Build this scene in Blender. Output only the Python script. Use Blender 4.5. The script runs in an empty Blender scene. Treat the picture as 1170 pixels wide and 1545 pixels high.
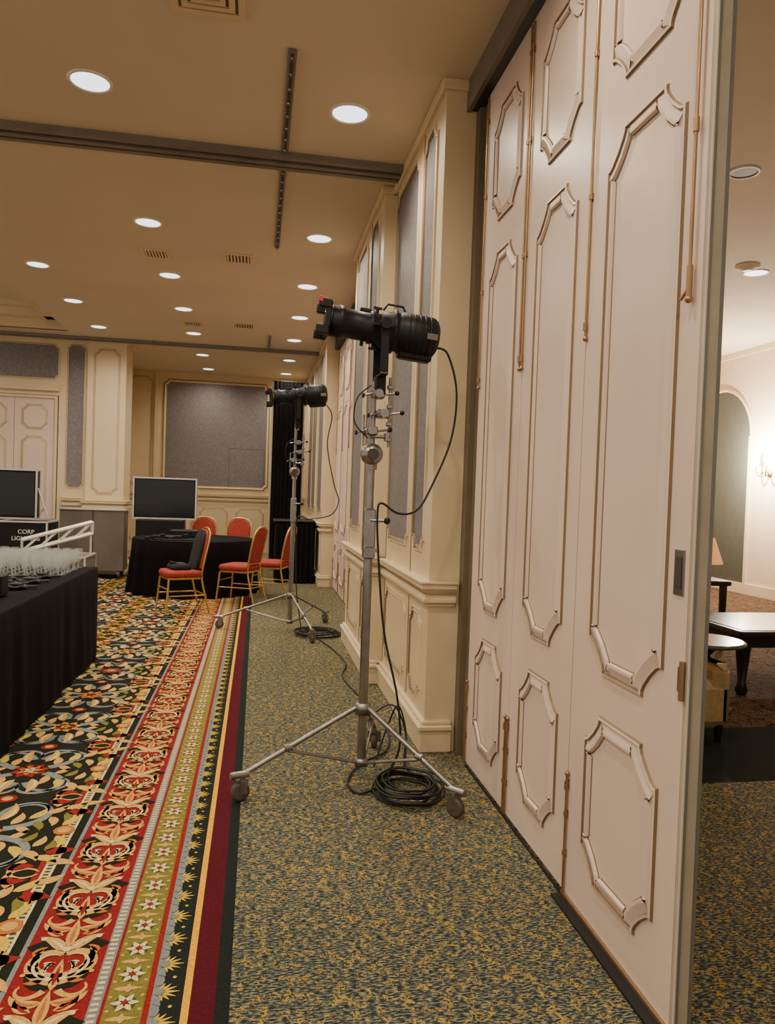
import bpy, math, random
from mathutils import Vector, Matrix
random.seed(7)
PI=math.pi
H=3.88
# ------------------------------------------------------------ materials
def lin(c):
    c/=255.0
    return c/12.92 if c<=.04045 else ((c+.055)/1.055)**2.4
def S(r,g,b): return (lin(r),lin(g),lin(b),1)
def mat(name,col,rough=.6,metal=0,var=.08,scale=8,bump=0,bscale=60,emis=None,es=0,alpha=None,spec=None):
    m=bpy.data.materials.new(name); m.use_nodes=True; nt=m.node_tree
    b=nt.nodes['Principled BSDF']
    b.inputs['Roughness'].default_value=rough; b.inputs['Metallic'].default_value=metal
    if spec is not None: b.inputs['Specular IOR Level'].default_value=spec
    tc=nt.nodes.new('ShaderNodeTexCoord'); n=nt.nodes.new('ShaderNodeTexNoise'); n.inputs['Scale'].default_value=scale
    n.inputs['Detail'].default_value=3
    nt.links.new(tc.outputs['Object'],n.inputs['Vector'])
    r=nt.nodes.new('ShaderNodeValToRGB'); nt.links.new(n.outputs['Fac'],r.inputs['Fac'])
    r.color_ramp.elements[0].position=.3; r.color_ramp.elements[1].position=.7
    r.color_ramp.elements[0].color=tuple(c*(1-var) for c in col[:3])+(1,)
    r.color_ramp.elements[1].color=tuple(min(1,c*(1+var)) for c in col[:3])+(1,)
    nt.links.new(r.outputs['Color'],b.inputs['Base Color'])
    if bump:
        n2=nt.nodes.new('ShaderNodeTexNoise'); n2.inputs['Scale'].default_value=bscale
        nt.links.new(tc.outputs['Object'],n2.inputs['Vector'])
        bp=nt.nodes.new('ShaderNodeBump'); bp.inputs['Strength'].default_value=bump; bp.inputs['Distance'].default_value=.01
        nt.links.new(n2.outputs['Fac'],bp.inputs['Height']); nt.links.new(bp.outputs['Normal'],b.inputs['Normal'])
    if emis: b.inputs['Emission Color'].default_value=emis; b.inputs['Emission Strength'].default_value=es
    if alpha is not None: b.inputs['Alpha'].default_value=alpha
    return m
M={}
M['cream']=mat('cream_paint',S(216,195,158),.45,var=.03,scale=3)
M['door']=mat('door_paint',S(218,195,178),.36,var=.045,scale=2.5,bump=.05,bscale=25)
M['gilt']=mat('antique_gilt_line',S(128,106,78),.5,.1)
M['ceil']=mat('ceiling_paint',S(212,197,172),.85,var=.03,scale=1.2)
M['steel']=mat('grey_track_steel',S(124,118,108),.45,.3,var=.1)
M['dark']=mat('dark_track_gap',S(60,56,50),.6)
M['brass']=mat('aged_brass',S(166,136,98),.32,.8,var=.12)
M['chrome']=mat('brushed_chrome',S(142,139,134),.28,.9,var=.12,scale=20)
M['black']=mat('black_plastic',S(11,11,12),.48,var=.2,spec=.35)
M['rubber_and_shadow']=mat('black_rubber_and_shadow',S(14,14,14),.6)  # cable rubber, also the painted shadow strip along the door foot
M['red']=mat('red_tape',S(180,56,36),.5)
M['wheel']=mat('grey_caster_wheel',S(80,71,63),.6)
M['white']=mat('white_trim',S(235,228,215),.5)
M['edge']=mat('door_end_grey',S(170,157,137),.6,var=.12,scale=5)
M['jamb']=mat('jamb_brown',S(112,98,76),.6)
M['lamp']=mat('downlight_lens',(1,1,1,1),.5,emis=(.84,.9,1,1),es=2.6)
M['cloth']=mat('black_table_linen',S(11,8,11),.95,var=.2,scale=12,bump=.2,bscale=10,spec=.15)
M['redfab']=mat('red_brocade',S(146,44,30),.8,var=.35,scale=45)
M['gold']=mat('gold_chair_frame',S(205,170,95),.3,.8)
M['screen']=mat('dark_glass_screen',S(8,9,11),.15)
M['grey']=mat('grey_panel',S(106,98,88),.6,var=.15,scale=3)
M['alu']=mat('aluminium_truss',S(215,212,205),.35,.6)
M['glass']=mat('clear_glassware',S(205,208,205),.12,alpha=.30)
M['wood']=mat('dark_wood',S(38,24,18),.25,var=.3,scale=6)
M['marble']=mat('table_top_stone',S(88,92,84),.15,var=.15)
M['sofa']=mat('beige_upholstery',S(165,140,95),.85,var=.15,scale=30)
M['shade']=mat('orange_lampshade',S(220,150,90),.7,emis=(1,.42,.15,1),es=.6)
M['bulb']=mat('sconce_bulb',(1,.9,.7,1),.5,emis=(1,.92,.76,1),es=90)
M['lobby']=mat('lobby_wall_paint',S(214,190,162),.7,var=.04)
M['niche']=mat('dark_niche_paint',S(72,72,60),.7)
M['bagblack']=mat('black_fabric_bag',S(18,18,20),.85)
M['drape']=mat('black_drape',S(14,13,14),.9,var=.3,scale=6,spec=.2)

def newmat(name):
    m=bpy.data.materials.new(name); m.use_nodes=True; nt=m.node_tree
    return m,nt,nt.nodes['Principled BSDF']
def fabric():
    m,nt,b=newmat('grey_blue_wall_fabric'); N=nt.nodes.new; Lk=nt.links.new
    tc=N('ShaderNodeTexCoord'); v=N('ShaderNodeTexVoronoi'); v.inputs['Scale'].default_value=28
    Lk(tc.outputs['Object'],v.inputs['Vector'])
    n=N('ShaderNodeTexNoise'); n.inputs['Scale'].default_value=70; n.inputs['Detail'].default_value=4
    Lk(tc.outputs['Object'],n.inputs['Vector'])
    mx=N('ShaderNodeMath'); mx.operation='MULTIPLY'; Lk(v.outputs['Distance'],mx.inputs[0]); Lk(n.outputs['Fac'],mx.inputs[1])
    r=N('ShaderNodeValToRGB'); Lk(mx.outputs[0],r.inputs['Fac'])
    r.color_ramp.elements[0].position=.08; r.color_ramp.elements[0].color=S(108,103,106)
    r.color_ramp.elements[1].position=.4; r.color_ramp.elements[1].color=S(128,121,122)
    Lk(r.outputs['Color'],b.inputs['Base Color']); b.inputs['Roughness'].default_value=.55
    return m
M['fabric']=fabric()
def speckle():
    m,nt,b=newmat('speckled_olive_carpet'); N=nt.nodes.new; Lk=nt.links.new
    tc=N('ShaderNodeTexCoord'); mp=N('ShaderNodeMapping'); mp.inputs['Scale'].default_value=(1,3.2,1); Lk(tc.outputs['Object'],mp.inputs['Vector'])
    n1=N('ShaderNodeTexNoise'); n1.inputs['Scale'].default_value=52; n1.inputs['Detail'].default_value=3; Lk(mp.outputs[0],n1.inputs['Vector'])
    r1=N('ShaderNodeValToRGB'); Lk(n1.outputs['Fac'],r1.inputs['Fac']); e=r1.color_ramp.elements
    e[0].position=.40; e[0].color=S(36,44,46); e[1].position=.62; e[1].color=S(140,136,108)
    k=e.new(.51); k.color=S(72,78,72)
    n2=N('ShaderNodeTexNoise'); n2.inputs['Scale'].default_value=40; n2.inputs['Detail'].default_value=1; n2.inputs['Distortion'].default_value=1.4; Lk(tc.outputs['Object'],n2.inputs['Vector'])
    s=N('ShaderNodeMath'); s.operation='SUBTRACT'; s.inputs[1].default_value=.5; Lk(n2.outputs['Fac'],s.inputs[0])
    a=N('ShaderNodeMath'); a.operation='ABSOLUTE'; Lk(s.outputs[0],a.inputs[0])
    c=N('ShaderNodeMath'); c.operation='LESS_THAN'; c.inputs[1].default_value=.038; Lk(a.outputs[0],c.inputs[0])
    n3=N('ShaderNodeTexNoise'); n3.inputs['Scale'].default_value=26; Lk(tc.outputs['Object'],n3.inputs['Vector'])
    g=N('ShaderNodeMath'); g.operation='GREATER_THAN'; g.inputs[1].default_value=.52; Lk(n3.outputs['Fac'],g.inputs[0])
    mu=N('ShaderNodeMath'); mu.operation='MULTIPLY'; Lk(c.outputs[0],mu.inputs[0]); Lk(g.outputs[0],mu.inputs[1])
    m9=N('ShaderNodeMath'); m9.operation='MULTIPLY'; m9.inputs[1].default_value=.85; Lk(mu.outputs[0],m9.inputs[0])
    mix=N('ShaderNodeMix'); mix.data_type='RGBA'; Lk(m9.outputs[0],mix.inputs['Factor']); Lk(r1.outputs['Color'],mix.inputs['A']); mix.inputs['B'].default_value=S(186,148,52)
    Lk(mix.outputs['Result'],b.inputs['Base Color']); b.inputs['Roughness'].default_value=.95; b.inputs['Specular IOR Level'].default_value=.1
    bp=N('ShaderNodeBump'); bp.inputs['Strength'].default_value=.3; bp.inputs['Distance'].default_value=.005; Lk(n1.outputs['Fac'],bp.inputs['Height']); Lk(bp.outputs['Normal'],b.inputs['Normal'])
    return m
M['speckle']=speckle()
def rugmat():
    m,nt,b=newmat('lobby_patterned_rug'); N=nt.nodes.new; Lk=nt.links.new
    tc=N('ShaderNodeTexCoord'); v=N('ShaderNodeTexNoise'); v.inputs['Scale'].default_value=7; v.inputs['Detail'].default_value=2; v.inputs['Distortion'].default_value=2.5
    Lk(tc.outputs['Object'],v.inputs['Vector'])
    r=N('ShaderNodeValToRGB'); r.color_ramp.interpolation='CONSTANT'; Lk(v.outputs['Fac'],r.inputs['Fac']); e=r.color_ramp.elements
    e[0].position=0; e[0].color=S(30,28,24); e[1].position=.40; e[1].color=S(84,34,28)
    for p,c in ((.45,S(110,86,50)),(.49,S(36,34,28)),(.55,S(90,84,64)),(.60,S(76,30,26)),(.66,S(112,84,46))):
        k=e.new(p); k.color=c
    Lk(r.outputs['Color'],b.inputs['Base Color']); b.inputs['Roughness'].default_value=.95; b.inputs['Specular IOR Level'].default_value=.1
    return m
M['lobbyrug']=rugmat()
def cm(n,r,g,b): M['c_'+n]=mat('carpet_'+n,S(r,g,b),.95,var=.22,scale=140,spec=.1)
cm('black',32,34,26); cm('red',130,32,34); cm('maroon',80,22,32); cm('gold',200,154,82); cm('cream',212,192,142)
cm('green',118,112,50); cm('dkgreen',66,76,42); cm('slate',122,128,124); cm('yellow',228,164,30); cm('dred',136,38,34); cm('orange',178,104,50); cm('leafy',200,168,62); cm('edge',32,38,35)

# ------------------------------------------------------------ builder
class B:
    def __init__(s): s.v=[];s.f=[];s.m=[];s.s=[];s.mats=[];s.T=Matrix.Identity(4)
    def mi(s,k):
        if k not in s.mats: s.mats.append(k)
        return s.mats.index(k)
    def add(s,vs,fs,k,smooth=False):
        o=len(s.v); s.v+= [tuple(s.T@Vector(p)) for p in vs]; i=s.mi(k)
        for f in fs: s.f.append(tuple(a+o for a in f)); s.m.append(i); s.s.append(smooth)
    def box(s,x0,x1,y0,y1,z0,z1,k,bev=0):
        if bev<=0:
            vs=[(x,y,z) for z in (z0,z1) for y in (y0,y1) for x in (x0,x1)]
            s.add(vs,[(0,2,3,1),(4,5,7,6),(0,1,5,4),(2,6,7,3),(0,4,6,2),(1,3,7,5)],k); return
        b=bev
        def ring(z,i): return [(x0+i+b,y0+i,z),(x1-i-b,y0+i,z),(x1-i,y0+i+b,z),(x1-i,y1-i-b,z),(x1-i-b,y1-i,z),(x0+i+b,y1-i,z),(x0+i,y1-i-b,z),(x0+i,y0+i+b,z)]
        rs=[ring(z0,b),ring(z0+b,0),ring(z1-b,0),ring(z1,b)]
        s.loft(rs,k,False)
    def loft(s,rs,k,smooth=True,caps=True):
        n=len(rs[0]); vs=[p for r in rs for p in r]; fs=[]
        for j in range(len(rs)-1):
            for i in range(n): fs.append((j*n+i,j*n+(i+1)%n,(j+1)*n+(i+1)%n,(j+1)*n+i))
        s.add(vs,fs,k,smooth)
        if caps:
            s.add(rs[0],[tuple(reversed(range(n)))],k); s.add(rs[-1],[tuple(range(n))],k)
    def lathe(s,o,d,prof,k,seg=20,smooth=True,caps=True):
        o=Vector(o); d=Vector(d).normalized(); a=d.orthogonal().normalized(); c=d.cross(a)
        rs=[]
        for t,r in prof:
            rs.append([tuple(o+d*t+(a*math.cos(2*PI*i/seg)+c*math.sin(2*PI*i/seg))*r) for i in range(seg)])
        s.loft(rs,k,smooth,caps)
    def cyl(s,p0,p1,r,k,seg=14,r1=None):
        p0=Vector(p0);p1=Vector(p1); L=(p1-p0).length
        s.lathe(p0,p1-p0,[(0,r),(L,r if r1 is None else r1)],k,seg)
    def ball(s,c,r,k,seg=14,sz=1):
        rs=[(-r*sz*math.cos(PI*j/8),max(1e-4,r*math.sin(PI*j/8))) for j in range(9)]
        s.lathe(c,(0,0,1),rs,k,seg)
    def tube(s,pts,r,k,seg=8,closed=False):
        pts=[Vector(p) for p in pts]; n=len(pts); rs=[]; up=None
        for i in range(n):
            if closed: t=pts[(i+1)%n]-pts[i-1]
            else: t=pts[min(i+1,n-1)]-pts[max(i-1,0)]
            t.normalize()
            if up is None: up=t.orthogonal().normalized()
            up=(up-t*up.dot(t)).normalized(); w=t.cross(up)
            rs.append([tuple(pts[i]+(up*math.cos(2*PI*j/seg)+w*math.sin(2*PI*j/seg))*r) for j in range(seg)])
        if closed: rs.append(rs[0])
        s.loft(rs,k,True,not closed)
    def done(s,name,parent=None):
        me=bpy.data.meshes.new(name); me.from_pydata(s.v,[],s.f)
        for k in s.mats: me.materials.append(M[k])
        me.polygons.foreach_set('material_index',s.m); me.polygons.foreach_set('use_smooth',s.s); me.update()
        ob=bpy.data.objects.new(name,me); bpy.context.collection.objects.link(ob)
        if parent: ob.parent=parent
        return ob
def spline(pts,n=8):
    P=[Vector(p) for p in pts]; out=[]
    for i in range(len(P)-1):
        a=P[max(i-1,0)];b=P[i];c=P[i+1];d=P[min(i+2,len(P)-1)]
        for j in range(n):
            t=j/n; out.append(.5*((2*b)+(c-a)*t+(2*a-5*b+4*c-d)*t*t+(3*b-3*c+d-a)*t**3))
    out.append(P[-1]); return out

# plaque outline and raised frame mouldings
def plaque(u0,u1,v0,v1,c,style='step'):
    if style=='step':
        loc=[(0,c),(.16*c,c),(.30*c,.93*c),(.64*c,.64*c),(.93*c,.30*c),(c,.16*c),(c,0)]
    elif style=='cham': loc=[(0,c),(c,0)]
    else:
        loc=[(0,c),(.12*c,c)]+[(.12*c+.88*c*math.sin(a),.12*c+.88*c*math.cos(a)) for a in (.35,.78,1.22)]+[(c,.12*c),(c,0)]
    bl=[(u0+a,v0+b) for a,b in loc]
    br=[(u1-a,v0+b) for a,b in reversed(loc)]
    tr=[(u1-a,v1-b) for a,b in loc]
    tl=[(u0+a,v1-b) for a,b in reversed(loc)]
    return bl+br+tr+tl
def inset(P,d):
    n=len(P); out=[]
    for i in range(n):
        p0=Vector(P[i-1]);p1=Vector(P[i]);p2=Vector(P[(i+1)%n])
        e1=(p1-p0).normalized(); e2=(p2-p1).normalized()
        n1=Vector((-e1.y,e1.x)); n2=Vector((-e2.y,e2.x)); k=1+n1.dot(n2)
        q=p1+(n1+n2)*(d/max(k,.3)); out.append((q.x,q.y))
    return out
DOORP=[(0,0,None),(.004,.009,'gilt'),(.012,.011,'door'),(.016,.003,'gilt'),(.044,.014,'door'),(.053,.014,'door'),(.058,.004,'door'),(.062,.001,'gilt'),(.067,.001,'door')]
THIN=[(0,0,None),(.004,.008,'cream'),(.010,.008,'cream'),(.016,.003,'gilt'),(.030,.009,'cream'),(.036,.001,'gilt')]
FABP=[(0,0,None),(.005,.012,'cream'),(.012,.012,'cream'),(.018,.004,'gilt'),(.034,.012,'cream'),(.039,.002,'gilt')]
def frame(b,f,outl,prof,centre=None):
    rings=[]
    for d,h,k in prof: rings.append([f(u,v,h) for u,v in inset(outl,d)])
    n=len(rings[0])
    for j in range(1,len(rings)):
        vs=rings[j-1]+rings[j]; b.add(vs,[(i,(i+1)%n,n+(i+1)%n,n+i) for i in range(n)],prof[j][2])
    if centre: b.add(rings[-1],[tuple(range(n))],centre)
def onX(X): return lambda u,v,h:(X-h,u,v)
def onY(Y): return lambda u,v,h:(u,Y-h,v)

# ------------------------------------------------------------ floor / carpets
b=B(); b.box(-9,-.035,-4,17,-.1,-.005,'c_black'); b.box(-.035,2.0,-4,17,-.1,0,'speckle'); b.box(2.0,9,-4,3.6,-.1,0,'speckle'); b.box(2.0,9,3.6,17,-.1,-.005,'c_black'); b.box(-9,-.035,12.9,17,-.005,0,'speckle'); b.done('floor')
b=B()
def q2(x0,x1,y0,y1,z,k): b.add([(x0,y0,z),(x1,y0,z),(x1,y1,z),(x0,y1,z)],[(0,1,2,3)],k)
def ribbon(x,y,ang,L,wf,turn,k,z,n=8,pw=1.0):
    pl=[];pr=[];ds=L/n; px,py=x,y
    for i in range(n+1):
        t=i/n; h=ang+turn*(t**pw); w=wf(t)/2
        nx,ny=-math.sin(h),math.cos(h)
        pl.append((px+nx*w,py+ny*w,z)); pr.append((px-nx*w,py-ny*w,z))
        px+=math.cos(h)*ds; py+=math.sin(h)*ds
    m=len(pl); b.add(pl+pr,[(i,i+1,m+i+1,m+i) for i in range(m-1)],k)
    return px,py
def leaf(x,y,ang,L,W,turn,k,z): ribbon(x,y,ang,L,lambda t:W*math.sin(PI*min(1,max(0,t**.75)))+.001,turn,k,z,7)
def disc(x,y,r,k,z,n=10): b.add([(x+r*math.cos(2*PI*i/n),y+r*math.sin(2*PI*i/n),z) for i in range(n)],[tuple(range(n))],k)
Y0,Y1=0.0,12.9
z0=-.0045
q2(-8,-.83,-3,Y1,z0,'c_black')
bands=[(-.83,-.80,'c_black'),(-.80,-.775,'c_dred'),(-.775,-.735,'c_cream'),(-.735,-.70,'c_black'),(-.70,-.685,'c_slate'),(-.685,-.435,'c_red'),(-.435,-.40,'c_slate'),(-.40,-.39,'c_red'),(-.39,-.28,'c_green'),(-.28,-.262,'c_dred'),(-.262,-.235,'c_slate'),(-.235,-.172,'c_edge'),(-.172,-.150,'c_yellow'),(-.150,-.078,'c_maroon'),(-.078,-.035,'c_edge')]
for a,c,k in bands: q2(a,c,-3,Y1,z0,k)
z1,z2,z3,z4=-.0036,-.0028,-.002,-.0012
y=Y0
while y<Y1-.03:
    q2(-.765,-.745,y,y+.012,z1,'c_dkgreen'); q2(-.429,-.407,y,y+.012,z1,'c_cream'); y+=.024
# acanthus band
P=.37; y=Y0+.1; cx=-.56
while y<Y1-.3:
    for sgn in (1,-1):
        def X(a): return a if sgn>0 else PI-a
        leaf(cx,y-.02,X(.55),.15,.07,sgn*.9,'c_black',z1)
        leaf(cx,y+.20,X(-.2),.13,.09,sgn*.4,'c_black',z1)
        ribbon(cx+sgn*.006,y+.02,X(.35),.25,lambda t:.044*(1-t)**.6+.012,sgn*3.9,'c_gold',z2,14,1.5)
        ribbon(cx+sgn*.012,y+.02,X(.40),.21,lambda t:.012*(1-t)+.003,sgn*3.6,'c_cream',z3,12,1.5)
        for i in range(7):
            a=.1+.42*i
            leaf(cx+sgn*(.035+.011*i),y+.02+.022*i,X(a-.5),.055,.022,sgn*.6,'c_gold' if i%2 else 'c_orange',z2)
            leaf(cx+sgn*(.03+.004*i),y+.03+.012*i,X(a+.3),.035,.010,sgn*.6,'c_cream',z3)
        leaf(cx+sgn*.01,y+.16,X(1.15),.13,.040,-sgn*.9,'c_gold',z2)
        leaf(cx+sgn*.014,y+.17,X(1.15),.09,.012,-sgn*.9,'c_cream',z3)
        leaf(cx+sgn*.01,y+.29,X(-.35),.12,.038,sgn*1.7,'c_gold',z2)
        leaf(cx+sgn*.02,y+.285,X(-.3),.085,.012,sgn*1.7,'c_orange',z3)
        leaf(cx+sgn*.03,y+.25,X(.3),.09,.030,sgn*1.2,'c_gold',z2); leaf(cx+sgn*.035,y+.25,X(.3),.06,.009,sgn*1.2,'c_dred',z3)
        ribbon(cx+sgn*.02,y+.34,X(-.9),.13,lambda t:.018*(1-t)+.006,sgn*3.4,'c_gold',z2,10,1.3)
        disc(cx+sgn*.086,y+.235,.010,'c_cream',z3); disc(cx+sgn*.1,y+.05,.008,'c_gold',z3)
    leaf(cx,y-.03,PI/2,.15,.034,0,'c_gold',z2); leaf(cx,y-.01,PI/2,.10,.012,0,'c_dred',z3)
    leaf(cx,y+.18,PI/2,.16,.036,0,'c_gold',z3); leaf(cx,y+.2,PI/2,.11,.012,0,'c_orange',z4)
    disc(cx,y+.17,.014,'c_cream',z4)
    y+=P
# green rosette band
y=Y0; cx=-.335
while y<Y1-.1:
    disc(cx,y,.033,'c_dkgreen',z1)
    for i in range(6): leaf(cx,y,i*PI/3,.042,.018,0,'c_cream',z2)
    disc(cx,y,.010,'c_dred',z3)
    leaf(cx-.045,y+.065,.0,.09,.018,0,'c_gold',z1); leaf(cx,y+.045,PI/2,.04,.018,0,'c_gold',z2)
    for sx in(-1,1):
        disc(cx+sx*.045,y+.03,.006,'c_gold',z1);disc(cx+sx*.045,y-.03,.006,'c_gold',z1)
    y+=.13
# palmette band
y=Y0
while y<Y1-.1:
    for i in range(7):
        a=(i-3)*.42; leaf(-.243,y,a,.060-.006*abs(i-3),.009,0,'c_leafy',z2)
    disc(-.243,y,.015,'c_slate',z3)
    leaf(-.255,y+.03,.9,.035,.02,0,'c_slate',z2); leaf(-.255,y+.1,-.9,.035,.02,0,'c_slate',z2)
    disc(-.205,y+.066,.006,'c_leafy',z2)
    y+=.132
# floral field
def bloom(x,y,r,c1,c2,c3):
    for i in range(8): leaf(x,y,i*PI/4+.2,r,r*.62,.3,c1,z2)
    for i in range(7): leaf(x,y,i*2*PI/7,r*.68,r*.4,.3,c2,z3)
    for i in range(5): leaf(x,y,i*2*PI/5,r*.38,r*.22,.2,c3,z4)
xx=-1.12; col=0
while xx>-4.6:
    y=Y0+1.2+(.36 if col%2 else 0)
    while y<Y1-.5:
        rj=random.uniform(-.3,.3)
        kind=(round(y/.72)+col)%3
        (bloom(xx,y,.10,'c_dred','c_orange','c_cream') if kind==0 else bloom(xx,y,.10,'c_gold','c_dred','c_leafy') if kind==1 else bloom(xx,y,.10,'c_orange','c_gold','c_dred'))
        for s2 in (1,-1):
            for up in (1,-1):
                def A(a):
                    a=a*up
                    return a if s2>0 else PI-a
                t=s2*up
                ribbon(xx+s2*.08,y+up*.04,A(.5+rj),.52,lambda t_:.034*(1-t_)+.014,t*4.6,'c_slate',z1,18,1.4)
                ribbon(xx+s2*.02,y+up*.16,A(1.2-rj),.40,lambda t_:.024*(1-t_)+.010,-t*4.2,'c_slate',z1,14,1.4)
                for i in range(5):
                    leaf(xx+s2*(.10+.06*i),y+up*(.08+.05*i),A(1.3-.3*i+rj),.12,.046,t*.9,'c_leafy' if i%2 else 'c_gold',z2)
                    leaf(xx+s2*(.13+.06*i),y+up*(.05+.045*i),A(-.5-.2*i),.10,.040,-t*.9,'c_gold' if i%2==0 else 'c_green',z2)
                leaf(xx+s2*.04,y+up*.12,A(1.1),.19,.05,t*.9,'c_gold',z3)
                leaf(xx+s2*.055,y+up*.13,A(1.1),.14,.014,t*.9,'c_cream',z4)
                ribbon(xx+s2*.26,y+up*.26,A(2.4),.24,lambda t_:.020*(1-t_)+.008,-t*3.6,'c_gold',z2,10,1.2)
                leaf(xx+s2*.31,y+up*.18,A(.2),.12,.065,-t*.6,'c_dred',z2)
                leaf(xx+s2*.32,y+up*.05,A(.9),.12,.044,t*.7,'c_leafy',z2)
                leaf(xx+s2*.2,y+up*.32,A(-.4),.11,.055,t*.7,'c_dred',z2)
        disc(xx+.34,y+.0,.045,'c_orange',z3); disc(xx+.34,y,.028,'c_gold',z4)
        disc(xx,y+.36,.045,'c_dred',z3); disc(xx,y+.36,.025,'c_gold',z4)
        y+=.72
    xx-=.66; col+=1
b.done('carpet_ornate_runner')
b=B(); b.box(2.75,8.2,4.5,13,-.004,0,'lobbyrug'); b.box(2.0,2.75,3.6,13,-.004,0,'c_edge'); b.box(2.75,8.2,3.6,4.5,-.004,0,'c_edge'); b.done('carpet_lobby')

# ------------------------------------------------------------ ceiling
b=B()
b.box(-3.0,1.45,-4,16.1,H,H+.1,'ceil'); b.box(-9,-3.0,12.4,16.1,H,H+.1,'ceil')
b.box(-9,-3.3,-4,12.4,H+.34,H+.44,'ceil')
b.box(-3.1,-3.0,-4,12.4,H+.1,H+.16,'cream'); b.box(-3.3,-3.08,-4,12.4,H+.14,H+.3,'cream'); b.box(-3.4,-3.2,-4,12.4,H+.26,H+.44,'cream')
b.box(-9,-3.0,12.35,12.45,H,H+.16,'cream'); b.box(-9,-3.0,12.15,12.4,H+.14,H+.3,'cream'); b.box(-9,-3.2,12.0,12.2,H+.26,H+.44,'cream')
b.done('ceiling')
b=B(); b.box(1.55,8.4,-4,13.2,4.2,4.3,'ceil'); b.box(1.45,1.55,-4,13.2,H,4.3,'lobby'); b.done('ceiling_lobby')
def track(name,y0,y1,x1):
    b=B(); w=y1-y0
    b.box(-9,x1,y0,y0+w*.22,H-.045,H,'steel'); b.box(-9,x1,y0+w*.22,y0+w*.4,H-.012,H,'dark')
    b.box(-9,x1,y0+w*.4,y0+w*.62,H-.05,H,'steel'); b.box(-9,x1,y0+w*.62,y0+w*.78,H-.012,H,'dark'); b.box(-9,x1,y0+w*.78,y1,H-.045,H,'steel')
    b.done(name)
track('trim_1',5.34,5.56,.99); track('trim_2',12.77,12.93,.99)
def slot(y0,y1,x=.115):
    b=B(); b.box(x-.024,x+.024,y0,y1,H-.02,H,'steel',.004); b.box(x-.009,x+.009,y0+.02,y1-.02,H-.023,H-.019,'dark')
    n=int((y1-y0)/.16)
    for i in range(n+1): b.lathe((x,y0+.06+i*.16,H-.02),(0,0,-1),[(0,.013),(.010,.010)],'chrome',10)
    b.done('ceiling_light_track')
slot(4.1,5.32); slot(5.6,7.42); slot(11.7,12.7)
def vent(x,y,s,near=False):
    b=B(); h=s/2
    def ring(o,w,z0_,z1_,k):
        b.box(x-o,x+o,y-o,y-o+w,z0_,z1_,k);b.box(x-o,x+o,y+o-w,y+o,z0_,z1_,k)
        b.box(x-o,x-o+w,y-o+w,y+o-w,z0_,z1_,k);b.box(x+o-w,x+o,y-o+w,y+o-w,z0_,z1_,k)
    if near:
        b.box(x-h+.02,x+h-.02,y-h+.02,y+h-.02,H-.006,H,'jamb')
        ring(h,.035,H-.016,H,'cream'); ring(h*.72,.03,H-.018,H-.004,'cream'); ring(h*.46,.026,H-.020,H-.006,'cream'); b.box(x-h*.2,x+h*.2,y-h*.2,y+h*.2,H-.02,H-.006,'cream')
    else:
        b.box(x-h+.02,x+h-.02,y-h+.02,y+h-.02,H-.006,H,'dark'); ring(h,.03,H-.014,H,'cream')
        for i in range(7):
            t=x-h+.03+(i+.5)*(s-.06)/7; b.box(t-.010,t+.008,y-h+.03,y+h-.03,H-.014,H-.006,'cream')
    b.done('ceiling_air_vent')
vent(-.31,3.72,.36,True)
vent(-.27,7.9,.30);vent(-1.1,7.98,.28);vent(-1.0,11.2,.30);vent(-.27,11.1,.32)
def downlight(x,y,z=H,r=.115,power=16,on=True,col=(1,.87,.69)):
    b=B()
    b.lathe((x,y,z),(0,0,-1),[(0,r+.015),(.008,r+.012),(.010,r-.002),(.004,r-.006)],'white',28,caps=False)
    b.add([(x+(r-.004)*math.cos(2*PI*i/28),y+(r-.004)*math.sin(2*PI*i/28),z-.003) for i in range(28)],[tuple(range(28))],'lamp' if on else 'dark')
    o=b.done('ceiling_downlight')
    if on and power:
        l=bpy.data.lights.new('downlight_lamp','SPOT'); l.energy=power; l.color=col; l.spot_size=math.radians(165); l.spot_blend=.9; l.shadow_soft_size=.07
        lo=bpy.data.objects.new('downlight_lamp',l); bpy.context.collection.objects.link(lo); lo.location=(x,y,z-.03); lo.parent=o
PW=105
for x in (-2.45,-1.05,.5):
    for y in (.3,2.4,4.71,7.07,8.76,10.35,11.93,13.8,15.4):
        if x==-2.45 and y>13: continue
        downlight(x,y,power=PW*(.7 if y>13 else 1))
for x in (-5.0,):
    for y in (3,7,11): downlight(x,y,z=H+.34,power=PW*1.5)
downlight(5.6,7.8,4.2,.13,power=240); downlight(5.6,3.8,4.2,.13,power=200); downlight(6.6,10.8,4.2,.13,power=220)
downlight(3.8,5.5,4.2,.11,on=False)
b=B(); b.lathe((5.35,7.6,4.2),(0,0,-1),[(0,.13),(.02,.13),(.04,.09),(.06,.05)],'white',20); b.done('smoke_detector')

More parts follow.
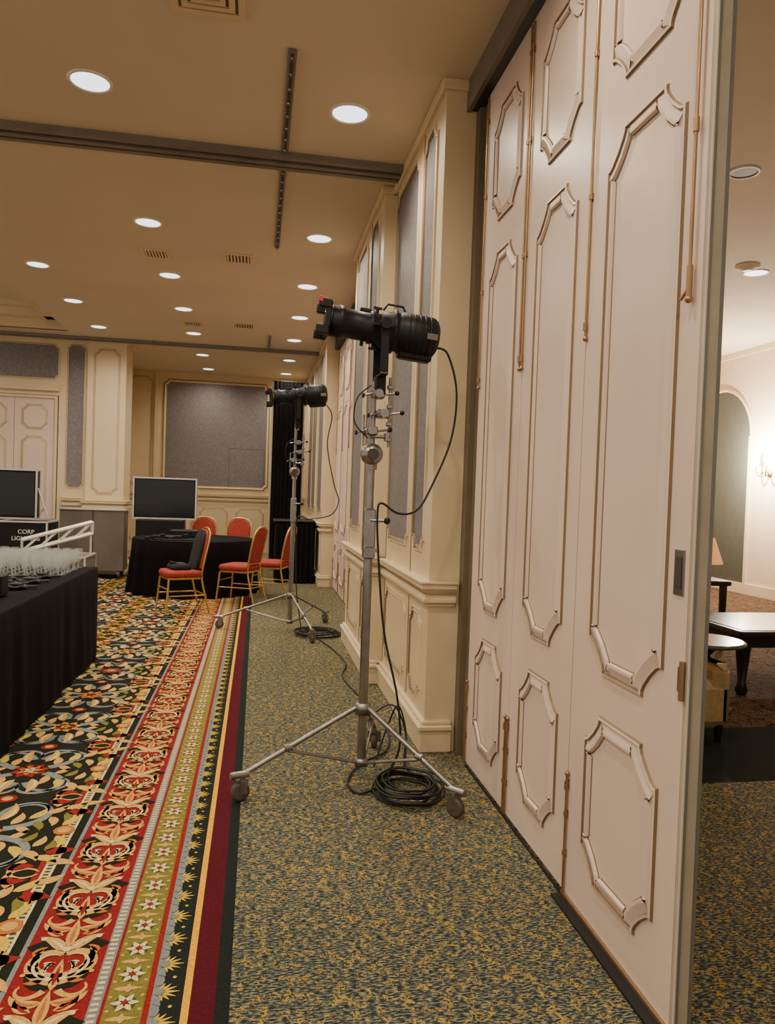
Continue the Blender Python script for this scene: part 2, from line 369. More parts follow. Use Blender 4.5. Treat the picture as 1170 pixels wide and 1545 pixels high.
# ------------------------------------------------------------ piers (right wall)
def rail(b,x0,x1,y0,y1,layers,k='cream'):
    for za,zb,p in layers: b.box(x0-p,x1,y0-p,y1+p,za,zb,k,.006 if zb-za>.02 else 0)
CH=[(.85,.875,.018),(.875,.905,.04),(.905,.92,.025),(.94,.955,.03),(.955,.99,.055),(.99,1.0,.065)]
BA=[(0,.13,.03),(.13,.16,.045),(.16,.185,.022)]
def pier(name,X,y0,y1,panels,x1=1.25):
    b=B(); b.box(X,x1,y0,y1,0,H,'cream')
    rail(b,X,1.16,y0,y1,CH); rail(b,X,1.16,y0,y1,BA); rail(b,X,1.16,y0,y1,[(H-.06,H,.03)])
    for a,c in panels:
        cc=min(.07,(c-a)*.22)
        frame(b,onX(X),plaque(a,c,1.15,3.74,cc,'round'),FABP,'fabric')
        frame(b,onX(X),plaque(a,c,.25,.8,cc,'round'),THIN)
        b.box(X-.004,X,c+.045,c+.052,0.2,H-.06,'gilt')
    b.done(name)
pier('wall_pier',1.0,4.2,5.75,[(4.35,4.70),(4.83,5.64)])
pier('wall_pier',.91,5.75,7.45,[(5.93,6.35),(6.55,7.25)])
pier('wall_pier',1.0,11.6,12.75,[(11.75,12.55)])
pier('wall_pier',1.0,12.95,16.1,[(13.1,13.9),(14.1,14.9)])

# ------------------------------------------------------------ folding doors
def rod(b,X,yy,zt=2.10,zb=.47,r=.0052):
    for (za,zb_) in ((zt,3.68),(.02,zb)):
        b.cyl((X-.008,yy,za),(X-.008,yy,zb_),r,'brass',10)
        e=za if za>1 else zb_
        b.ball((X-.008,yy,e),.010,'brass',10); b.cyl((X-.010,yy,e+.03*(1 if za>1 else -1)),(X-.010,yy,e+.06*(1 if za>1 else -1)),.0082,'brass',10)
        for t in (.33,.66,.92):
            zz=za+(zb_-za)*t; b.cyl((X-.008,yy,zz-.009),(X-.008,yy,zz+.009),.0085,'brass',10)
            b.box(X-.003,X,yy-.008,yy+.008,zz-.014,zz+.014,'brass')
def door(y0,y1,X=1.19,k='door'):
    b=B(); b.box(X,X+.055,y0+.003,y1-.003,.02,3.70,k)
    a=y0+.11; c=y1-.14
    for v0,v1,cc in ((.16,.76,.10),(.90,2.77,.11),(2.93,3.53,.10)):
        frame(b,onX(X),plaque(a,c,v0,v1,cc),DOORP,'door')
    rod(b,X,y1-.012)
    return b
b=door(1.88,2.62)
X=1.19
b.box(X-.004,X,1.905,1.955,1.24,1.37,'chrome',.001); b.box(X-.006,X-.003,1.915,1.945,1.26,1.35,'dark')
b.cyl((X-.008,1.885,.95),(X-.008,1.885,1.06),.008,'brass',10); b.box(X-.003,X,1.89,1.915,.97,1.04,'brass')
b.cyl((X-.014,1.925,2.1),(X-.014,1.925,3.68),.0055,'brass',10); b.cyl((X-.014,1.925,2.08),(X-.014,1.925,2.17),.009,'brass',12); b.ball((X-.014,1.925,2.075),.011,'brass')
b.cyl((X-.014,1.925,2.11),(X-.020,1.955,2.08),.005,'brass',8); b.cyl((X-.014,1.925,2.54),(X-.014,1.925,2.58),.009,'brass',10)
b.box(X,X+.045,1.868,1.884,.015,3.7,'edge'); b.box(X+.004,X+.012,1.862,1.869,.015,3.7,'steel'); b.box(X+.045,X+.06,1.872,1.9,.015,3.7,'steel')
b.box(X-.001,X+.004,1.864,1.868,.015,3.7,'door')
b.done('door_1')
door(2.62,3.30).done('door_2')
b=door(3.30,3.98); rod(b,X,3.318); b.done('door_3')
n=4
for i in range(5):
    ya=7.5+i*.8; door(ya,ya+.8).done('door_%d'%n); n+=1
b=B()
b.box(1.12,1.145,1.6,4.2,3.71,H,'steel'); b.box(1.145,1.30,1.6,4.2,3.72,H,'dark')
b.box(1.12,1.25,7.45,11.6,3.71,H,'dark')
b.box(1.21,1.25,3.99,4.2,0,3.71,'jamb'); b.box(1.18,1.21,4.12,4.2,0,3.71,'jamb')
b.done('trim_3')
b=B(); b.box(1.14,1.185,1.86,2.62,0,.010,'rubber_and_shadow'); b.box(1.178,1.19,1.86,2.62,.010,.020,'brass'); b.box(1.18,1.19,2.62,3.95,0,.008,'rubber_and_shadow'); b.done('door_shadow_trim')  # black strips paint the shadow along the door foot; brass line is real
b=B(); b.box(1.25,1.45,4.2,16.1,0,H,'lobby'); b.done('wall_right')

# ------------------------------------------------------------ far walls
f=onY(13.08)
b=B(); b.box(-9,-4.66,13.08,13.3,0,H,'cream'); b.done('wall_back_left')
b=B(); b.box(-4.66,-3.28,13.08,13.3,2.93,H,'cream'); frame(b,f,plaque(-4.6,-3.27,3.18,3.78,.06,'round'),THIN,'fabric'); b.box(-4.66,-3.28,13.03,13.08,3.0,3.05,'cream'); b.done('trim_5')
b=B(); b.box(-3.28,-2.83,13.08,13.3,0,H,'cream')
frame(b,f,plaque(-3.17,-2.86,1.4,3.80,.05,'round'),THIN,'fabric')
frame(b,f,plaque(-3.17,-2.86,.3,1.05,.05,'round'),THIN)
for za,zb,p in CH: b.box(-3.2,-2.83,13.08-p,13.1,za+.25,zb+.25,'cream')
b.done('wall_back_center')
b=B()
b.box(-4.64,-4.60,13.07,13.25,0,2.92,'cream');b.box(-3.34,-3.30,13.07,13.25,0,2.92,'cream');b.box(-4.60,-3.34,13.07,13.25,2.88,2.92,'cream')
for a,c in ((-4.59,-3.975),(-3.965,-3.35)):
    b.box(a,c,13.10,13.15,.01,2.87,'door'); g=onY(13.10)
    frame(b,g,plaque(a+.1,c-.1,2.36,2.78,.08),THIN); frame(b,g,plaque(a+.1,c-.1,.95,2.26,.08),THIN); frame(b,g,plaque(a+.1,c-.1,.2,.82,.08),THIN)
    b.cyl((a+.05 if a>-4 else c-.05,13.10,1.0),(a+.05 if a>-4 else c-.05,13.06,1.0),.02,'brass')
b.done('door_%d'%n); n+=1
b=B(); b.box(-2.82,-2.21,12.98,13.6,0,H,'cream')
frame(b,onY(12.98),plaque(-2.73,-2.30,1.32,3.74,.08,'round'),THIN)
frame(b,onY(12.98),plaque(-2.73,-2.30,.3,1.0,.08,'round'),THIN)
for za,zb,p in CH: b.box(-2.82-p,-2.21+p,12.98-p,13.6,za+.22,zb+.22,'cream')
for za,zb,p in BA: b.box(-2.82-p,-2.21+p,12.98-p,13.6,za,zb,'cream')
b.box(-2.86,-2.17,12.94,13.6,H-.07,H,'cream')
b.done('wall_pillar')
b=B(); b.box(-3.0,1.5,16.1,16.3,0,H,'cream'); b.box(-2.95,-2.8,13.6,16.1,0,H,'cream')
f=onY(16.1)
frame(b,f,plaque(-2.68,-2.2,1.5,3.78,.08,'round'),THIN)
b.box(-2.15,-2.08,16.04,16.1,0,H,'cream')
frame(b,f,plaque(-1.99,.22,1.46,3.74,.08,'round'),[(0,0,None),(.01,.03,'cream'),(.03,.03,'gilt'),(.05,.015,'cream'),(.07,.02,'cream'),(.075,.002,'gilt')],'fabric')
frame(b,f,plaque(-.62,.12,1.5,2.35,.01,'cham'),[(0,.003,None),(.004,.008,'grey'),(.01,.008,'grey'),(.014,.004,'grey')],'fabric')
for za,zb,p in CH: b.box(-2.8,.99,16.1-p,16.1,za+.36,zb+.36,'cream')
for za,zb,p in BA: b.box(-2.8,.99,16.1-p,16.1,za,zb,'cream')
for a in (-2.68,-1.95,-1.2,-.45): frame(b,f,plaque(a,a+.6,.35,1.1,.08,'round'),THIN)
b.done('wall_back')

# ------------------------------------------------------------ lighting stand with profile spot
def stand(px,py,casters,ztop,lx0,lx1,zl,tilt,yaw=0):
    b=B()
    b.cyl((px,py,.10),(px,py,1.30),.024,'chrome',18); b.cyl((px,py,1.28),(px,py,1.33),.034,'chrome',18)
    b.cyl((px,py,1.30),(px,py,1.72),.019,'chrome',16); b.cyl((px,py,1.62),(px,py,1.67),.03,'chrome',16)
    b.cyl((px,py,1.70),(px,py,ztop-.12),.014,'chrome',14)
    b.box(px-.03,px+.03,py-.035,py+.035,1.16,1.42,'chrome',.008)
    b.cyl((px,py-.03,1.36),(px+.08,py-.04,1.36),.008,'chrome'); b.ball((px+.085,py-.04,1.36),.018,'black')
    b.cyl((px,py-.03,1.21),(px-.0,py-.08,1.21),.007,'chrome'); b.box(px-.03,px+.03,py-.095,py-.08,1.2,1.22,'chrome')
    b.lathe((px,py-.05,1.70),(0,1,0),[(0,.02),(.01,.052),(.03,.056),(.07,.056),(.09,.052),(.1,.02)],'chrome',20); b.lathe((px,py-.052,1.70),(0,-1,0),[(0,.03),(.006,.028)],'dark',16)
    b.cyl((px-.02,py-.03,1.79),(px+.07,py-.03,1.79),.009,'chrome'); b.box(px+.06,px+.075,py-.06,py,1.77,1.81,'chrome')
    for zz,dx in ((1.82,-.01),(1.91,.05),(2.01,.02)):
        b.box(px-.035+dx,px+.035+dx,py-.03,py+.03,zz-.022,zz+.022,'chrome',.006)
        b.cyl((px+dx,py-.06,zz),(px+dx,py+.06,zz),.022,'chrome'); b.cyl((px+dx+.03,py,zz),(px+dx+.1,py-.01,zz+.01),.006,'chrome'); b.ball((px+dx+.1,py-.01,zz+.01),.013,'black')
        b.cyl((px+dx-.03,py-.03,zz),(px+dx-.08,py-.04,zz-.015),.005,'chrome'); b.box(px+dx-.085,px+dx-.075,py-.06,py-.02,zz-.025,zz-.005,'black')
    b.cyl((px+.085,py,1.74),(px+.085,py,2.10),.008,'chrome'); b.cyl((px-.05,py-.02,1.74),(px-.05,py-.02,1.9),.006,'chrome')
    for zz in (1.78,1.86,1.95,2.05): b.box(px+.07,px+.10,py-.015,py+.015,zz-.012,zz+.012,'chrome',.004)
    b.tube(spline([(px-.02,py-.03,2.05),(px-.09,py-.04,1.98),(px-.10,py-.04,1.86),(px-.03,py-.04,1.78)]),.004,'rubber_and_shadow',6)
    b.lathe((px,py,.35),(0,0,1),[(0,.03),(.0,.042),(.06,.042),(.06,.03)],'chrome',18)
    b.lathe((px,py,.08),(0,0,1),[(0,.02),(0,.036),(.04,.036),(.04,.03)],'chrome',18)
    for (cx,cy) in casters:
        d=Vector((cx-px,cy-py,0)); L=d.length; d.normalize(); n_=Vector((-d.y,d.x,0))
        a=Vector((px,py,.385))+d*.04; e=Vector((cx,cy,.125))
        b.cyl(a,e,.0125,'chrome',12)
        mid=a.lerp(e,.62)
        for s in (-.012,.012): b.tube([Vector((px,py,.10))+d*.03+n_*s,mid+n_*s+Vector((0,0,-.012))],.006,'chrome',6)
        b.cyl(mid-d*.02,mid+d*.02,.018,'chrome',10)
        b.cyl(e-d*.03,e+d*.06,.018,'chrome',12)
        b.cyl((cx,cy,.13),(cx,cy,.095),.014,'chrome',12)
        for s in (-.022,.022):
            c=Vector((cx,cy,.065))+n_*s; b.box(c.x-.018,c.x+.018,c.y-.004,c.y+.004,.04,.1,'chrome')
        b.lathe(Vector((cx,cy,.046))-n_*.015+d*.01,n_,[(0,.036),(.003,.045),(.027,.045),(.03,.036)],'wheel',20)
        b.lathe(Vector((cx,cy,.046))-n_*.017+d*.01,n_,[(0,.014),(.034,.014)],'chrome',12)
        b.box(cx-.03,cx+.03,cy-.02,cy+.02,.09,.102,'chrome')
    o=b.done('lighting_stand')
    b=B(); L=lx1-lx0; cx=(lx0+lx1)/2
    b.T=Matrix.Translation((cx,py,zl))@Matrix.Rotation(yaw,4,'Z')@Matrix.Rotation(tilt,4,'Y')
    h=L/2
    b.lathe((h,0,0),(-1,0,0),[(0,.03),(.0,.07),(.012,.092),(.03,.105),(.20,.108),(.21,.10),(.225,.10),(.23,.112),(.245,.112),(.25,.097),(.30,.09),(.315,.07)],'black',24)
    for i in range(5): b.lathe((h-.05-.028*i,0,0),(-1,0,0),[(0,.105),(.002,.110),(.008,.110),(.010,.105)],'black',24)
    b.box(h-.20,h-.02,-.035,.035,-.13,-.08,'black',.01); b.box(h-.075,h-.02,-.112,-.106,-.03,.0,'grey')
    b.lathe((h-.29,0,0),(-1,0,0),[(0,.07),(.02,.078),(.05,.078),(.055,.084),(.075,.084),(.08,.074),(.2,.074),(.21,.084),(.235,.084),(.24,.078),(.265,.078),(.27,.07)],'black',24)
    for a in (0,PI/2,PI,3*PI/2):
        p=Vector((h-.33,math.sin(a)*.07,math.cos(a)*.07)); e=Vector((h-.33,math.sin(a)*.105,math.cos(a)*.105)); b.cyl(p,e,.008,'black',8); b.box(e.x-.022,e.x+.022,e.y-.006,e.y+.006,e.z-.006,e.z+.006,'black')
    b.box(h-.42,h-.36,-.02,.02,.07,.092,'black',.004); b.cyl((h-.39,0,-.07),(h-.39,0,-.10),.009,'black')
    b.tube([(h-.30,0,.1),(h-.28,0,.135),(h-.2,0,.135),(h-.18,0,.1)],.006,'black')
    xf=-h
    b.box(xf+.035,xf+.065,-.082,.082,-.082,.082,'black',.006)
    b.lathe((xf+.07,0,0),(-1,0,0),[(0,.08),(.03,.08)],'black',24)
    for sy in (-1,1):
        for sz in (-1,1): b.box(xf-.005,xf+.06,sy*.07-.018,sy*.07+.018,sz*.066-.022,sz*.066+.022,'black',.004)
        b.box(xf-.008,xf+.014,sy*.076-.014,sy*.076+.014,.066,.094,'red',.002)
    b.lathe((xf+.036,0,0),(-1,0,0),[(0,.06),(.004,.055)],'screen',24)
    b.T=Matrix.Identity(4)
    yx=cx+.02
    for sy in (-1,1):
        b.box(yx-.02,yx+.02,py+sy*.125-.004,py+sy*.125+.004,zl-.24,zl+.03,'black',.002)
        b.lathe((yx,py+sy*.11,zl+.0),(0,sy,0),[(0,.02),(.03,.03),(.045,.028)],'black',14)
    b.box(yx-.02,yx+.02,py-.128,py+.128,zl-.25,zl-.242,'black'); b.box(yx-.028,yx+.028,py-.03,py+.03,zl-.34,zl-.24,'black',.006)
    b.cyl((yx,py,zl-.36),(yx,py,zl-.24),.014,'chrome')
    if abs(yx-px)>.02: b.cyl((px,py,zl-.34),(yx,py,zl-.34),.016,'black')
    b.cyl((px,py,ztop-.11),(px,py,zl-.3),.014,'chrome')
    b.done('stage_spotlight')
    return o
stand(.575,3.80,[(-.03,3.60),(.95,3.33),(.72,4.28)],2.16,.27,.90,2.345,math.radians(6))
stand(.38,7.95,[(-.35,8.08),(.80,8.43),(.57,7.32)],2.3,.06,.70,2.50,math.radians(-7),0)

# cables
b=B()
b.tube(spline([(.895,3.80,2.27),(.96,3.8,2.24),(1.02,3.82,2.05),(1.0,3.82,1.8),(.9,3.8,1.55),(.82,3.78,1.42),(.72,3.77,1.4),(.63,3.76,1.45),(.61,3.76,1.40),(.62,3.76,1.2),(.66,3.74,.8),(.74,3.72,.45),(.76,3.72,.2),(.70,3.7,.05),(.74,3.62,.02),(.8,3.6,.012)]),.006,'rubber_and_shadow',8)
for i in range(9):
    r=.15+.02*math.sin(i*2.1); cx=.78+.018*math.cos(i*1.7); cy=3.60+.03*math.sin(i*2.7)
    b.tube([(cx+r*1.0*math.cos(t*2*PI/28),cy+(r*1.15)*math.sin(t*2*PI/28),.012+.008*i*.9+.004*math.sin(t)) for t in range(28)],.006,'rubber_and_shadow',6,closed=True)
b.tube(spline([(.7,3.72,.012),(.55,3.6,.012),(.5,3.75,.012),(.6,4.0,.012),(.78,4.2,.012),(.85,4.6,.012),(.80,5.2,.012),(.72,5.9,.012),(.80,6.4,.012),(.74,7.0,.012),(.62,7.6,.012)]),.006,'rubber_and_shadow',6)
b.tube(spline([(.66,3.9,.03),(.74,4.0,.2),(.8,4.0,.33),(.84,3.95,.2),(.82,3.85,.03)]),.005,'rubber_and_shadow',6)
b.tube(spline([(.60,3.95,.03),(.62,4.1,.12),(.70,4.12,.26),(.80,4.1,.30),(.86,4.05,.16),(.84,3.95,.02),(.9,3.75,.012)]),.005,'rubber_and_shadow',6)
b.done('power_cable')
b=B()
b.tube(spline([(.70,7.95,2.42),(.76,7.95,2.3),(.72,7.95,2.0),(.80,7.95,1.6),(.86,7.95,1.4),(.78,7.95,1.25),(.55,7.95,1.2),(.42,7.93,1.2),(.42,7.9,.8),(.44,7.85,.4),(.5,7.8,.02)]),.006,'rubber_and_shadow',6)
for i in range(6):
    r=.2+.03*math.sin(i*2.1); b.tube([(.66+.03*math.cos(i)+r*math.cos(t*2*PI/24),7.72+r*math.sin(t*2*PI/24),.012+.008*i) for t in range(24)],.007,'rubber_and_shadow',6,closed=True)
b.done('power_cable')

# ------------------------------------------------------------ left banquet table with linen
def cloth_rect(b,x0,x1,y0,y1,z,k='cloth'):
    def side(a,c,m): return [tuple(Vector(a).lerp(Vector(c),i/m)) for i in range(m)]
    base=side((x0,y0),(x1,y0),24)+side((x1,y0),(x1,y1),80)+side((x1,y1),(x0,y1),24)+side((x0,y1),(x0,y0),80)
    rings=[]
    for j,zz in enumerate((z,z-.012,z-.2,z-.45,.01)):
        amp=[0,.002,.003,.007,.012][j]; out=[-.006,.004,.008,.014,.02][j]; r=[]
        for i,(x,y) in enumerate(base):
            w=out+amp*(math.sin(i*.36+math.sin(i*.17)*2)+.3*math.sin(i*.9))
            nx=(1 if x>=x1-1e-4 else -1 if x<=x0+1e-4 else 0); ny=(1 if y>=y1-1e-4 else -1 if y<=y0+1e-4 else 0)
            r.append((x+nx*w,y+ny*w,zz))
        rings.append(r)
    b.loft(rings,k,True,False); b.add(rings[0],[tuple(range(len(base)))],k)
b=B(); cloth_rect(b,-2.1,-1.345,4.2,6.75,.78); b.done('banquet_table')
b=B()
prof=[(0,.033),(.003,.033),(.006,.006),(.05,.005),(.06,.02),(.09,.036),(.13,.036),(.165,.030)]
for i in range(8):
    for j in range(8):
        x=-2.06+i*.082+random.uniform(-.006,.006); y=6.02+j*.088+random.uniform(-.006,.006)
        b.lathe((x,y,.782),(0,0,1),prof,'glass',10,caps=False)
b.done('wine_glasses')
b=B()
for k in range(5):
    x=-1.56-.10*(k%2); y=5.25+.15*k; r=.06
    b.tube([(x+r*math.cos(t*PI/8),y+r*.8*math.sin(t*PI/8),.795+.004*(t%3)) for t in range(16)],.011,'rubber_and_shadow',6,closed=True)
    b.tube(spline([(x+.05,y,.797),(x+.12,y+.05,.797),(x+.02,y+.07,.797),(x-.1,y+.04,.797)]),.007,'rubber_and_shadow',6)
    b.box(x-.03,x+.04,y-.03,y+.02,.782,.825,'black',.006)
b.done('headset_radios')
b=B(); b.box(-1.70,-1.52,4.85,4.98,.782,.92,'black',.01); b.cyl((-1.57,4.9,.92),(-1.57,4.9,1.0),.006,'black'); b.done('walkie_charger')

# ------------------------------------------------------------ round table
b=B(); cx,cy,R=-.88,11.1,.86
rings=[]
for j,(zz,rr,am) in enumerate(((.76,R-.01,0),(.75,R,0),(.55,R+.01,.010),(.25,R+.03,.025),(.01,R+.05,.04))):
    rings.append([(cx+(rr+am*math.sin(i*2*PI/96*19+math.sin(i*.3)))*math.cos(2*PI*i/96),cy+(rr+am*math.sin(i*2*PI/96*19+math.sin(i*.3)))*math.sin(2*PI*i/96),zz) for i in range(96)])
b.loft(rings,'cloth',True,False); b.add(rings[0],[tuple(range(96))],'cloth'); b.done('round_table')
b=B(); b.box(-1.45,-1.05,10.75,11.0,.761,.80,'black',.006); b.box(-1.25,-.85,11.2,11.5,.761,.86,'black',.01)
for i in range(6): b.box(-1.5+i*.1,-1.44+i*.1,10.55+.03*(i%2),10.62+.03*(i%2),.761,.80+.02*(i%3),'black',.005)
b.tube(spline([(-1.4,10.6,.772),(-1.2,10.45,.772),(-.9,10.5,.772),(-.7,10.42,.772)]),.008,'rubber_and_shadow',6)
b.done('audio_equipment')

def chair(x,y,rot,bag=False,coat=False):
    b=B(); b.T=Matrix.Translation((x,y,.006))@Matrix.Rotation(rot,4,'Z')@Matrix.Diagonal((1,1,1.05,1))
    def sq(w,d,z,yo=0,e=.3):
        return [(math.copysign(abs(math.cos(a))**e,math.cos(a))*w,yo+math.copysign(abs(math.sin(a))**e,math.sin(a))*d,z) for a in [2*PI*i/32 for i in range(32)]]
    b.loft([sq(.20,.19,.40),sq(.225,.215,.415),sq(.23,.22,.45),sq(.215,.205,.475),sq(.15,.14,.485)],'redfab')
    b.loft([sq(.215,.205,.385),sq(.215,.205,.405)],'gold')
    for s in (-1,1):
        b.tube(spline([(s*.19,.19,.39),(s*.205,.205,.2),(s*.215,.225,.0)]),.012,'gold',8)
        b.tube(spline([(s*.20,-.30,.0),(s*.195,-.23,.25),(s*.19,-.20,.42),(s*.20,-.23,.62),(s*.205,-.27,.80),(s*.17,-.295,.90),(s*.08,-.305,.945),(0,-.307,.955)]),.012,'gold',8)
        b.tube([(s*.20,.205,.2),(s*.195,-.25,.2)],.008,'gold',6)
    b.tube([(-.2,-.255,.2),(.2,-.255,.2)],.008,'gold',6); b.tube([(-.2,.205,.28),(.2,.205,.28)],.008,'gold',6)
    prof=[(.50,.165,-.205),(.58,.18,-.215),(.70,.19,-.24),(.80,.188,-.262),(.87,.165,-.278),(.91,.12,-.285),(.938,.06,-.29)]
    rr=[]
    for z,w,yo in prof:
        rr.append([(math.copysign(abs(math.cos(a))**.5,math.cos(a))*w,yo+math.copysign(abs(math.sin(a))**.6,math.sin(a))*.028,z) for a in [2*PI*i/24 for i in range(24)]])
    b.loft(rr,'redfab')
    if bag:
        b.loft([sq(.14,.10,.486,.02),sq(.16,.12,.50,.02),sq(.15,.10,.54,.02),sq(.08,.06,.555,.02)],'bagblack'); b.tube(spline([(-.1,.05,.54),(-.05,.12,.57),(.08,.1,.55),(.18,.05,.5)]),.012,'bagblack')
    if coat:
        b.loft([sq(w,.03,z,yo,.6) for w,z,yo in ((.14,.49,-.14),(.16,.62,-.18),(.165,.78,-.215),(.14,.88,-.245),(.08,.93,-.27))],'bagblack')
    return b.done('banquet_chair')
chair(-.88,9.15,math.radians(112),bag=True,coat=True)
chair(-.2,9.95,math.radians(66))
chair(.22,10.50,math.radians(70))
chair(-.33,12.35,math.radians(170)); chair(-.84,12.45,math.radians(185))

# monitors, cases, truss
def rcase(b,x0,x1,y0,y1,z0,z1,k='black'):
    b.box(x0,x1,y0,y1,z0,z1,k)
    e=.018
    for x in (x0,x1):
        for y in (y0,y1): b.box(x-e*.6,x+e*.6,y-e*.6,y+e*.6,z0,z1,'alu')
    for z in (z0,z1):
        for y in (y0,y1): b.box(x0,x1,y-e*.6,y+e*.6,z-e*.6,z+e*.6,'alu')
        for x in (x0,x1): b.box(x-e*.6,x+e*.6,y0,y1,z-e*.6,z+e*.6,'alu')
b=B(); x0,x1,y,za,zb=-1.93,-.97,12.25,.98,1.62
rcase(b,x0,x1,y,y+.12,za,zb); b.box(x0+.03,x1-.03,y-.005,y,za+.04,zb-.03,'screen')
b.box(x0+.05,x1-.18,y-.05,y+.35,.1,.96,'black',.01)
for sx in(-1.8,-1.2):
    for sy in (.0,.3): b.lathe((sx-.015,y+sy,.05),(1,0,0),[(0,.05),(.03,.05)],'wheel',12)
b.done('television_monitor')
b=B()
rcase(b,-3.42,-2.80,10.7,11.3,.1,.95)
for x in (-3.36,-2.86):
    for y in (10.76,11.24): b.lathe((x-.02,y,.05),(1,0,0),[(0,.05),(.04,.05)],'wheel',14)
b.box(-3.40,-3.28,10.68,10.7,.52,.62,'chrome',.004)
o=b.done('road_case')
for i,(txt,z) in enumerate((('CORP',.79),('LIGHTING',.70))):
    cu=bpy.data.curves.new('case_lettering','FONT'); cu.body=txt; cu.size=.08; cu.align_x='CENTER'; cu.extrude=.001
    cu.materials.append(M['white']); t=bpy.data.objects.new('case_lettering_%d'%(i+1),cu); bpy.context.collection.objects.link(t)
    t.location=(-3.06,10.685,z); t.rotation_euler=(PI/2,0,0); t.parent=o
b=B(); rcase(b,-3.68,-3.15,11.45,11.62,.96,1.66); b.box(-3.66,-3.17,11.43,11.45,1.0,1.62,'screen')
b.box(-3.75,-3.0,11.4,11.9,.1,.94,'black'); b.tube([(-3.14,11.5,1.4),(-3.0,11.5,.98)],.012,'alu')
for x in (-3.7,-3.1):
    for y in (11.45,11.85): b.lathe((x-.02,y,.05),(1,0,0),[(0,.05),(.04,.05)],'wheel',14)
b.done('monitor_case')
b=B(); b.box(-3.05,-2.08,12.35,12.75,.12,1.08,'grey'); b.box(-3.07,-2.06,12.33,12.77,1.08,1.1,'alu'); b.box(-2.56,-2.54,12.345,12.35,.12,1.08,'dark')
for x in (-2.98,-2.15):
    for y in (12.4,12.7): b.lathe((x-.02,y,.06),(1,0,0),[(0,.06),(.04,.06)],'wheel',14)
b.done('dance_floor_cart')
b=B()
rcase(b,-2.62,-1.98,9.2,9.8,.012,.62,'grey')
b.done('road_case')
b=B()
A=Vector((-2.72,9.35,.66)); D=Vector((-1.98,9.6,.88)); n_=Vector((-.25,.9,0)).normalized()*.22; up=Vector((0,0,.14))
c4=[(A+o1,D+o1) for o1 in (Vector(),n_,up,n_+up)]
for p,q in c4: b.cyl(p,q,.018,'alu',10)
for i in range(4):
    t0=i/4;t1=(i+1)/4
    for (m,k) in ((0,1),(2,3),(0,2),(1,3)):
        b.cyl(c4[m][0].lerp(c4[m][1],t0),c4[k][0].lerp(c4[k][1],t1),.009,'alu',8)
for t in (0,1):
    for (m,k) in ((0,1),(2,3),(0,2),(1,3)): b.cyl(c4[m][t],c4[k][t],.014,'alu',8)
b.cyl((-2.0,9.6,.634),(-2.0,9.6,.87),.014,'alu')
b.done('lighting_truss')
b=B(); b.box(.30,.94,12.0,12.6,.02,.98,'drape',.02); b.box(.27,.94,11.98,12.62,.98,1.02,'black',.01)
for i in range(8): b.cyl((.33+i*.08,11.99,.02),(.33+i*.08,11.99,.96),.022,'drape',8)
b.done('draped_cart')
b=B()
pts=[];m=60
for i in range(m+1): pts.append((.24+.56*i/m,14.0+.018*math.sin(i*.8)))
b.add([(x,y,.02) for x,y in pts]+[(x,y,3.52) for x,y in pts],[(i,i+1,m+2+i,m+1+i) for i in range(m)],'drape',True)
b.cyl((.22,14.02,3.52),(.82,14.02,3.52),.014,'black'); b.cyl((.22,14.05,0),(.22,14.05,3.52),.014,'alu'); b.cyl((.82,14.05,0),(.82,14.05,3.52),.014,'alu')
b.done('pipe_and_drape')

# ------------------------------------------------------------ lobby
b=B(); b.box(8.25,8.4,-4,13.1,0,4.2,'lobby'); b.box(8.22,8.25,-4,13,0,.18,'cream'); b.box(8.2,8.25,-4,13,4.1,4.2,'cream')
pts=[(11.4,0.18),(13.1,.18)]+[(12.25+.85*math.cos(a),2.7+.85*math.sin(a)) for a in [PI*i/16 for i in range(17)]]
b.add([(8.24,y,z) for y,z in pts],[tuple(range(len(pts)))],'niche')
b.tube([(8.235,12.25+.87*math.cos(a),2.7+.87*math.sin(a)) for a in [PI*i/16 for i in range(17)]],.03,'cream',8)
b.box(8.21,8.25,11.36,11.42,.0,2.7,'cream')
b.done('wall_lobby_side')
b=B(); b.box(1.45,8.4,13.1,13.3,0,4.2,'lobby'); b.done('wall_lobby_end')
b=B(); sx,sy,sz=8.2,10.9,2.2
b.lathe((8.249,sy,sz-.15),(-1,0,0),[(0,.07),(.02,.06),(.03,.03)],'brass')
for s in (-.12,.12):
    b.tube(spline([(8.22,sy,sz-.15),(8.12,sy+s*.6,sz-.2),(8.08,sy+s,sz-.12),(8.08,sy+s,sz-.05)]),.012,'brass')
    b.lathe((8.08,sy+s,sz-.05),(0,0,1),[(0,.03),(.02,.03),(.02,.015),(.1,.015)],'white',12); b.ball((8.08,sy+s,sz+.1),.05,'bulb',12,1.6)
o=b.done('wall_sconce')
l=bpy.data.lights.new('sconce_lamp','POINT'); l.energy=620; l.color=(1,.91,.76); l.shadow_soft_size=.05
lo=bpy.data.objects.new('sconce_lamp',l); bpy.context.collection.objects.link(lo); lo.location=(7.8,sy,sz+.14); lo.parent=o
b=B(); lx,ly=4.70,7.2
b.lathe((lx,ly,.72),(0,0,1),[(0,.09),(.02,.09),(.04,.03),(.12,.06),(.2,.03),(.24,.012)],'wood',18)
b.lathe((lx,ly,.88),(0,0,1),[(0,.2),(.27,.11)],'shade',24,caps=False)
o=b.done('table_lamp')
b=B(); b.box(3.9,4.85,6.9,7.5,.67,.72,'wood',.01)
for x in (3.96,4.79):
    for y in (6.96,7.44): b.cyl((x,y,0),(x,y,.67),.03,'wood',10,.04)
b.done('console_table')
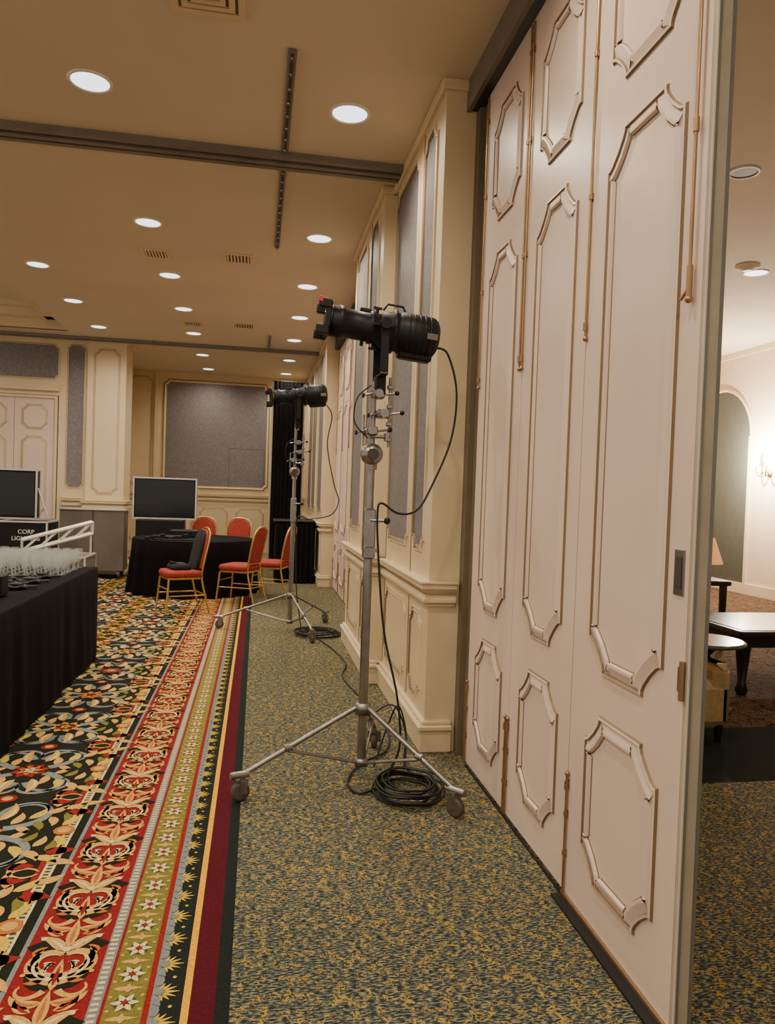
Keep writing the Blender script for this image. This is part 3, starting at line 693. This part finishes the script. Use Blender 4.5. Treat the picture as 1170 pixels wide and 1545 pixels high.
def ctable(x0,x1,y0,y1,z,name):
    b=B(); b.box(x0,x1,y0,y1,z-.05,z,'wood',.01); b.box(x0+.04,x1-.04,y0+.04,y1-.04,z,z+.006,'marble'); b.box(x0+.06,x1-.06,y0+.06,y1-.06,z-.14,z-.05,'wood')
    for x in (x0+.09,x1-.09):
        for y in (y0+.09,y1-.09): b.lathe((x,y,0),(0,0,1),[(0,.035),(.04,.05),(.1,.03),(z-.14,.06)],'wood',12)
    return b.done(name)
ctable(3.75,5.0,5.2,6.15,.52,'coffee_table')
b=B(); x,y=3.28,4.95
b.lathe((x,y,.48),(0,0,1),[(0,.25),(.01,.28),(.03,.28),(.035,.26)],'marble',32); b.lathe((x,y,0),(0,0,1),[(0,.2),(.03,.2),(.06,.05),(.4,.04),(.48,.12)],'wood',18); b.done('round_side_table')
b=B(); b.T=Matrix.Translation((2.60,4.55,0))
b.box(-.38,.38,-.38,.32,.1,.40,'sofa',.05); b.box(.26,.38,-.38,.38,.1,.50,'sofa',.05); b.box(-.38,-.26,-.38,.38,.1,.50,'sofa',.05); b.box(-.38,.38,.25,.38,.1,.75,'sofa',.05)
for sx in (-.32,.32):
    for sy in (-.32,.32): b.cyl((sx,sy,0),(sx,sy,.12),.02,'wood',8,.03)
b.done('armchair')

# ------------------------------------------------------------ world + camera
w=bpy.data.worlds.new('warm_room_ambient'); bpy.context.scene.world=w; w.use_nodes=True
bg=w.node_tree.nodes['Background']; bg.inputs[0].default_value=(1,.87,.71,1); bg.inputs[1].default_value=.9
fpx=1120
Yc=Vector((-196,34.5,-fpx)).normalized(); Zc=Vector((.035,1,.0246)); Zc=(Zc-Yc*Zc.dot(Yc)).normalized(); Xc=Yc.cross(Zc)
cd=bpy.data.cameras.new('camera'); cd.sensor_fit='VERTICAL'; cd.sensor_height=36; cd.lens=36*fpx/1545; cd.clip_start=.05
co=bpy.data.objects.new('camera',cd); bpy.context.collection.objects.link(co)
m3=Matrix((Xc,Yc,Zc)); co.matrix_world=Matrix.Translation((0,0,1.5))@m3.to_4x4()
bpy.context.scene.camera=co
